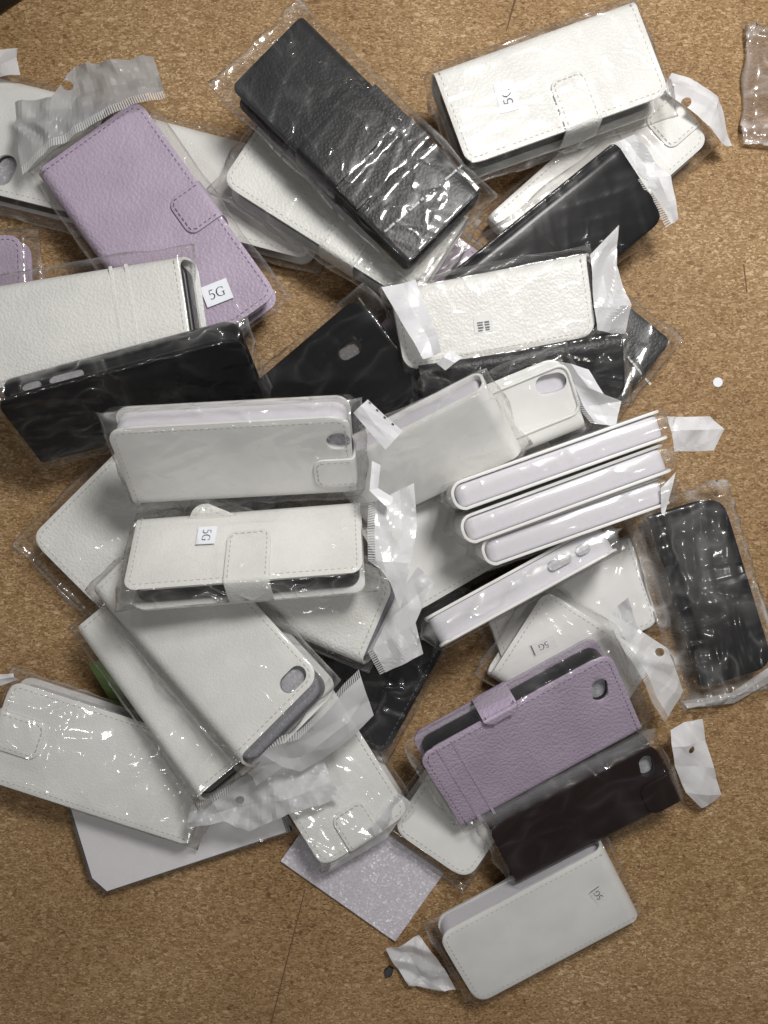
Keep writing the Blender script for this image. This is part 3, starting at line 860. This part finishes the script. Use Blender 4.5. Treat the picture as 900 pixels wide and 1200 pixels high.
case('white flip case on edge below the stack with two button cutouts in its side',
     [(521, 757, 14), (714, 652, 14), (719, 648, 62), (512, 762, 62)], T=19, cutouts=[(25, 15, 9, 6), (40, 9, 9, 6)], col='white_smooth', tray='tray_white', spine='y-', r=6, film_='film', wr=.7, bag=(8, 6, 3, 3), tray_in=(3, 1.2))
case('plain white case flat beside the hazy black bag at the right',
     [(600, 791, 13), (778, 731, 13), (734, 629, 13), (556, 690, 13)], T=12, col='white_smooth', spine='y+', film_='film_soft', wr=.3)
case('white case with an upside-down 5G sticker, above the lilac case with the camera hole',
     [(566, 787, 24), (695, 872, 20), (775, 776, 20), (648, 697, 24)], T=15, col='white_smooth', spine='y-', r=8, film_='film_soft', wr=.35, stickers=[(637, 757, 622, 764, 16, 8, 'faint')])
case('black case in a hazy loose wrinkled bag at the right edge',
     [(764, 607, 22), (824, 806, 22), (908, 780, 22), (846, 580, 22)], T=16, col='black_smooth', tray='tray_black', spine='y-', r=11, film_='film_milky', wr=1.4, bag=(9, 14, 14, 9), stitch=False,
     headers=[hd([(800, 822, 4), (857, 812, 8), (910, 775, 9)], [(806, 830, 3), (860, 824, 5), (912, 794, 5)], amp=.4)])
case('white case lying low under the lilac camera-hole case, rounded end pointing down left',
     [(548, 1033, 18), (635, 905, 18), (545, 845, 18), (458, 972, 18)], T=16, col='white_smooth', spine='x+', r=10, film_='film_soft', wr=.35, bag=(10, 6, 5, 5))
case('lilac grained wallet with a camera hole and black inner shell at the lower right',
     [(538, 977, 30), (760, 857, 30), (710, 767, 60), (497, 884, 60)], T=20, col='lilac_leather', tray='tray_black', spine='y-', r=8, straps=[('y+', -9, 22, 3)], hole=(48, 13, 16, 10, 75), bands=[(-50, 2.5, .4), (-41, 1.6, .4)], film_='film_soft', wr=.6, bag=(6, 10, 5, 5),
     headers=[hd([(717, 720, 48), (736, 756, 46), (757, 786, 46), (770, 818, 42), (783, 840, 36)], [(735, 700, 54), (749, 738, 44), (783, 760, 46), (794, 792, 38), (801, 810, 34)], mat='pearl_thin', hole=(773, 764, 2.6), seal=4)])
case('dark brown smooth flip case with a camera hole, directly below the lilac one',
     [(603, 1043, 25), (797, 945, 25), (768, 868, 40), (577, 968, 40)], T=17, col='brown_smooth', tray='tray_black', spine='y-', r=9, hole=(46, 12, 15, 9, 80), pad='foam', straps=[('x+', -10, 22, 20)], film_='film_soft', wr=.8, bag=(6, 6, 4, 1.5), stitch=False,
     headers=[hd([(785, 855, 22), (788, 876, 26), (791, 898, 22), (804, 929, 16), (822, 947, 8)], [(823, 842, 20), (827, 868, 16), (837, 900, 16), (845, 931, 8), (838, 939, 7)], hole=(811, 879, 2.4))])
case('white case with a small faint 5G sticker, lowest in the picture',
     [(550, 1181, 17), (748, 1080, 17), (713, 990, 30), (523, 1094, 30)], T=16, col='white_smooth', tray='tray_white', tray_in=(2.5, 1.2), spine='x+', r=9, film_='film_soft', wr=.35, bag=(7, 5, 4, 5), stickers=[(701, 1049, 692, 1038, 11, 8, 'faint')],
     headers=[hd([(491, 1096, 14), (506, 1116, 16), (521, 1136, 14), (534, 1159, 10)], [(452, 1112, 5), (463, 1132, 6), (479, 1154, 5), (508, 1159, 5)])])
case('black stitched case in the gap under the white headers at the centre',
     [(451, 886, 18), (556, 694, 18), (450, 636, 18), (345, 828, 18)], T=16, col='black_smooth', tray='tray_black', spine='y+', r=8, film_='film_busy', wr=.6)
case('white flip case with a rounded end tab lying on the lilac foam sheet',
     [(251, 814, 26), (379, 1020, 26), (480, 951, 24), (351, 746, 26)], T=18, col='white_leather', tray='tray_white', spine='x-', r=8, straps=[('x+', 0, 23, 24)], film_='film', wr=.5, bag=(6, 6, 5, 5),
     headers=[hd([(467, 930, 27), (441, 962, 28), (388, 1011, 24)], [(482, 941, 22), (453, 983, 20), (384, 1022, 14)], mat='pearl_thin')])
case('white flip case with an end tab at the left edge of the picture',
     [(-24, 912, 28), (222, 992, 26), (258, 876, 26), (12, 797, 28)], T=17, col='white_leather', tray='tray_white', spine='x+', r=8, straps=[('x-', 1, 23, 30)], film_='film', wr=.6, bag=(6, 7, 5, 5),
     headers=[hd([(-6, 806, 30), (22, 796, 30)], [(-8, 791, 32), (16, 789, 33)])])
case('outer white wallet of the lower left pair, thin dark slot at its lower end',
     [(82, 736, 34), (226, 932, 56), (324, 862, 56), (180, 666, 34)], T=21, col='white_leather', tray='tray_black', over=7, spine='y-', film_='film', wr=.7, bag=(7, 8, 6, 5),
     headers=[hd([(222, 952, 44), (250, 940, 46), (292, 915, 46), (332, 906, 42), (378, 890, 40)], [(219, 971, 40), (262, 963, 42), (291, 974, 32), (342, 953, 42), (400, 936, 34)], hole=(281, 938, 2.8), seal=4.5, mat='pearl_thin')])
case('white wallet with a camera hole lying on top of the lower left pair',
     [(98, 688, 46), (271, 883, 76), (381, 800, 76), (208, 605, 46)], T=20, col='white_leather', tray='tray_grey', spine='y-', over=10, hole=(56, 20, 17, 10, 90), film_='film', wr=.8, bag=(7, 8, 6, 5),
     headers=[hd([(289, 906, 66), (304, 880, 72), (350, 866, 68), (380, 838, 68), (404, 810, 64), (423, 793, 60)], [(300, 921, 54), (331, 899, 60), (352, 904, 50), (378, 890, 48), (410, 866, 54), (438, 838, 50)], hole=(363, 856, 2.4), seal=4.5, mat='pearl_thin')])
case('white grained wallet sticking out below the strap case with a grey header',
     [(190, 686, 56), (423, 780, 52), (462, 682, 58), (231, 584, 60)], T=19, col='white_grain', tray='tray_grey', over=7, spine='y-', film_='film', wr=.6, bag=(6, 7, 5, 5),
     headers=[hd([(468, 694, 60), (452, 730, 58), (437, 760, 56), (452, 788, 52)], [(490, 664, 64), (508, 682, 60), (487, 730, 58), (496, 766, 54)], mat='pearl_thin', seal=3.5)])
case('white strap wallet with a sideways 5G sticker, below the glossy camera-hole flip case',
     [(150, 692, 92), (430, 668, 92), (417, 584, 56), (155, 602, 56)], T=20, col='white_leather', tray='tray_black', spine='y+', r=7, straps=[('y-', 2, 24, 34)], film_='film', wr=.6, bag=(7, 9, 5, 5),
     stickers=[(242, 627, 238, 650, 12.5, 10.5, '5G')],
     headers=[hd([(440, 588, 80), (439, 620, 82), (440, 657, 84), (458, 684, 82)], [(485, 566, 82), (489, 616, 78), (481, 660, 82), (469, 716, 74)], hole=(466, 626, 3.0), seal=4, mat='pearl_thin')])
case('glossy white flip case with a camera hole and a side slot, highest in the centre',
     [(160, 597, 58), (420, 581, 58), (407, 490, 100), (122, 503, 100)], T=19, col='white_smooth', tray='tray_white', spine='y-', r=8, hole=(56, 13, 13, 11, 0), straps=[('x+', -9, 20, 22)], film_='film_busy', wr=1.2, bag=(6, 7, 4, 4), tray_in=(3, 1.5),
     headers=[hd([(414, 484, 94), (433, 506, 96), (452, 527, 94)], [(431, 468, 98), (451, 487, 99), (472, 505, 96)], perf=True, amp=.3), hd([(446, 545, 86), (443, 572, 84), (461, 583, 86)], [(436, 540, 88), (433, 575, 88), (456, 597, 88)], amp=.3)])


# ------------------------------------------------------------------ board and small things
def plane(name, x0, x1, y0, y1, z, mat, kind=None):
    o = new_mesh(name, [(x0, y0, z), (x1, y0, z), (x1, y1, z), (x0, y1, z)], [(0, 1, 2, 3)], mat, False)
    if kind: o['kind'] = kind
    return o
plane('board_surface', -1.4, 1.4, -1.4, 1.4, 0, MAT['chipboard'], 'structure')

def flat_poly(name, pts, z0, z1, mat, parent=None, bevel=0):
    """low prism over photo points (z in mm)"""
    P = [at(x, y, z0) for x, y in pts]
    c = sum(P, Vector())/len(P)
    area = sum(P[i].x*P[(i+1) % len(P)].y-P[(i+1) % len(P)].x*P[i].y for i in range(len(P)))
    if area < 0: P.reverse()
    loc = [((p-c).x/MM, (p-c).y/MM) for p in P]
    o = prism(name, loc, 0, z1-z0, mat, parent, bevel=bevel, smooth=False)
    o.location = (c.x, c.y, z0*MM)
    return o

# crumpled lilac foam sheet under the cases
o = flat_poly('foam_sheet', [(329, 1008), (463, 1102), (520, 1022), (385, 928)], .6, 2.4, MAT['foam_lilac'], bevel=.3)
tag(o, 'thin lilac grey foam sheet lying on the board under a white case', 'foam sheet')
# small white disc
o = flat_poly('paper_disc', [(841+5.6*math.cos(a*math.pi/12), 448+5.6*math.sin(a*math.pi/12)) for a in range(24)], .15, .5, MAT['paper'])
tag(o, 'small round white paper dot alone on the bare board', 'paper dot')
# green slip
o = flat_poly('green_card', [(104, 778), (140, 838), (170, 830), (150, 760)], 6, 6.8, MAT['green'])
tag(o, 'green card showing as a sliver between two white bagged cases', 'card')
# shallow clear box with a white card in it
def clear_box():
    z = 11
    q = [(128, 1039), (345, 968), (308, 852), (78, 926), (109, 1030)]
    q = [(80, 926), (110, 1024), (128, 1040), (346, 968), (308, 852)]
    P = [at(x, y, 0) for x, y in q]; c = sum(P, Vector())/5
    root = empty('card_box', Matrix.Translation((c.x, c.y, .0006)), 'flat clear-lidded box with a white card inside, one corner cut off', 'box')
    def ringp(f):
        return [((p.x-c.x)/MM*f, (p.y-c.y)/MM*f) for p in P]
    prism('base', ringp(1.0)[::1], 0, 3.2, MAT['grey_plastic'], root, bevel=.6)
    prism('base_lip', ringp(.985), 3.2, 8.6, MAT['grey_plastic'], root, bevel=.5)
    prism('white_card', ringp(.945), 8.6, 9.2, MAT['card'], root, bevel=.1)
    prism('lid', ringp(.97), 9.6, 11.2, MAT['film_soft'], root, bevel=.4)
clear_box()
# empty clear bag at the right edge
def loose_bag():
    A, B, C, D = at(862, 170, 3), at(990, 178, 3), at(1010, 40, 3), at(884, 38, 3)
    c = (A+B+C+D)/4; X = (B-A).normalized(); Y = Vector((-X.y, X.x, 0))
    M = Matrix((X, Y, Vector((0, 0, 1)))).transposed().to_4x4(); M.translation = Vector((c.x, c.y, .0012))
    root = empty('clear_bag', M, 'crumpled clear plastic bag at the right edge of the board, no case visible', 'plastic bag')
    bag_mesh('film', 58, 64, 5, (7, 8, 6, 7), 2.0, MAT['film_thick'], root, 91, step=1.6)
loose_bag()
# scratches scored in the board
for pts in ([(603, -4), (606, -4), (594, 36), (593, 36)], [(871, 310), (872.3, 310), (876, 343), (874.6, 343)], [(357, 1042), (358.2, 1042), (318, 1200), (316.6, 1200)]):
    o = flat_poly('scratch', pts, .05, .12, MAT['scratch'])
    tag(o, {603: 'thin dark scratch at the top edge behind the white strap case', 871: 'short brown scratch right of the black cases', 357: 'long scratch running from the foam sheet to the bottom edge'}[pts[0][0]], 'scratch')
# dark block added to stand in for the soft dark corner
o = flat_poly('dark_corner_block', [(56, -14), (-14, 34), (-220, -60), (-120, -230)], 0, 40, MAT['dark_corner_block'], bevel=8)
tag(o, 'dark block added to fill the dark top left corner of the picture', 'box')
# black crumbs
o = flat_poly('crumb', [(450, 1136), (456, 1131), (461, 1134), (459, 1142), (452, 1144)], .1, 2.2, MAT['tray_black'], bevel=.4)
tag(o, 'black crumb beside the white header of the lowest case', 'crumb')

# ------------------------------------------------------------------ light, world, camera
w = bpy.data.worlds.new('World'); scene.world = w; w.use_nodes = True
bgn = w.node_tree.nodes['Background']; bgn.inputs[0].default_value = (1.0, .97, .93, 1); bgn.inputs[1].default_value = .05
def lamp(name, loc, aim, size, power, col, size_y=None):
    d = bpy.data.lights.new(name, 'AREA'); d.energy = power; d.color = col; d.shape = 'RECTANGLE'; d.size = size; d.size_y = size_y or size
    o = bpy.data.objects.new(name, d); COL.objects.link(o)
    o.location = loc; o.rotation_euler = (Vector(aim)-Vector(loc)).to_track_quat('-Z', 'Y').to_euler()
    return o
lamp('ceiling_lamp', (.19, .34, .64), (.07, .07, 0), .15, 4.6, (1, .985, .955))
lamp('room_lamp', (-.12, -.80, 1.15), (0, 0, 0), .11, 1.35, (1, .985, .96))
lamp('added_glint_light', (-.15, 1.10, .80), (0, 0, 0), .08, .8, (1, .97, .93))  # added unseen light, placed for glints on the two central bags
lamp('added_glint_light', (-.54, -.30, 1.05), (0, 0, 0), .07, .65, (1, .97, .93))  # another added light, for glints on the lower left bags
lamp('added_glint_light', (.55, -.08, 1.0), (0, 0, 0), .07, .65, (1, .97, .93))  # added likewise, for glints on the hazy bag at the right
cam = bpy.data.cameras.new('Camera'); co = bpy.data.objects.new('Camera', cam); COL.objects.link(co)
co.location = (0, 0, H); co.rotation_euler = (0, 0, 0)
cam.sensor_fit = 'VERTICAL'; cam.angle = 2*math.atan(600*K/H); cam.clip_start = .01; cam.clip_end = 20
scene.camera = co
scene.view_settings.view_transform = 'Standard'; scene.view_settings.look = 'None'
scene.view_settings.exposure = 0; scene.view_settings.gamma = 1
scene.render.engine = 'CYCLES'
cy = scene.cycles
cy.transparent_max_bounces = 40; cy.max_bounces = 8; cy.diffuse_bounces = 3; cy.glossy_bounces = 3
cy.use_denoising = True; cy.sample_clamp_indirect = 6
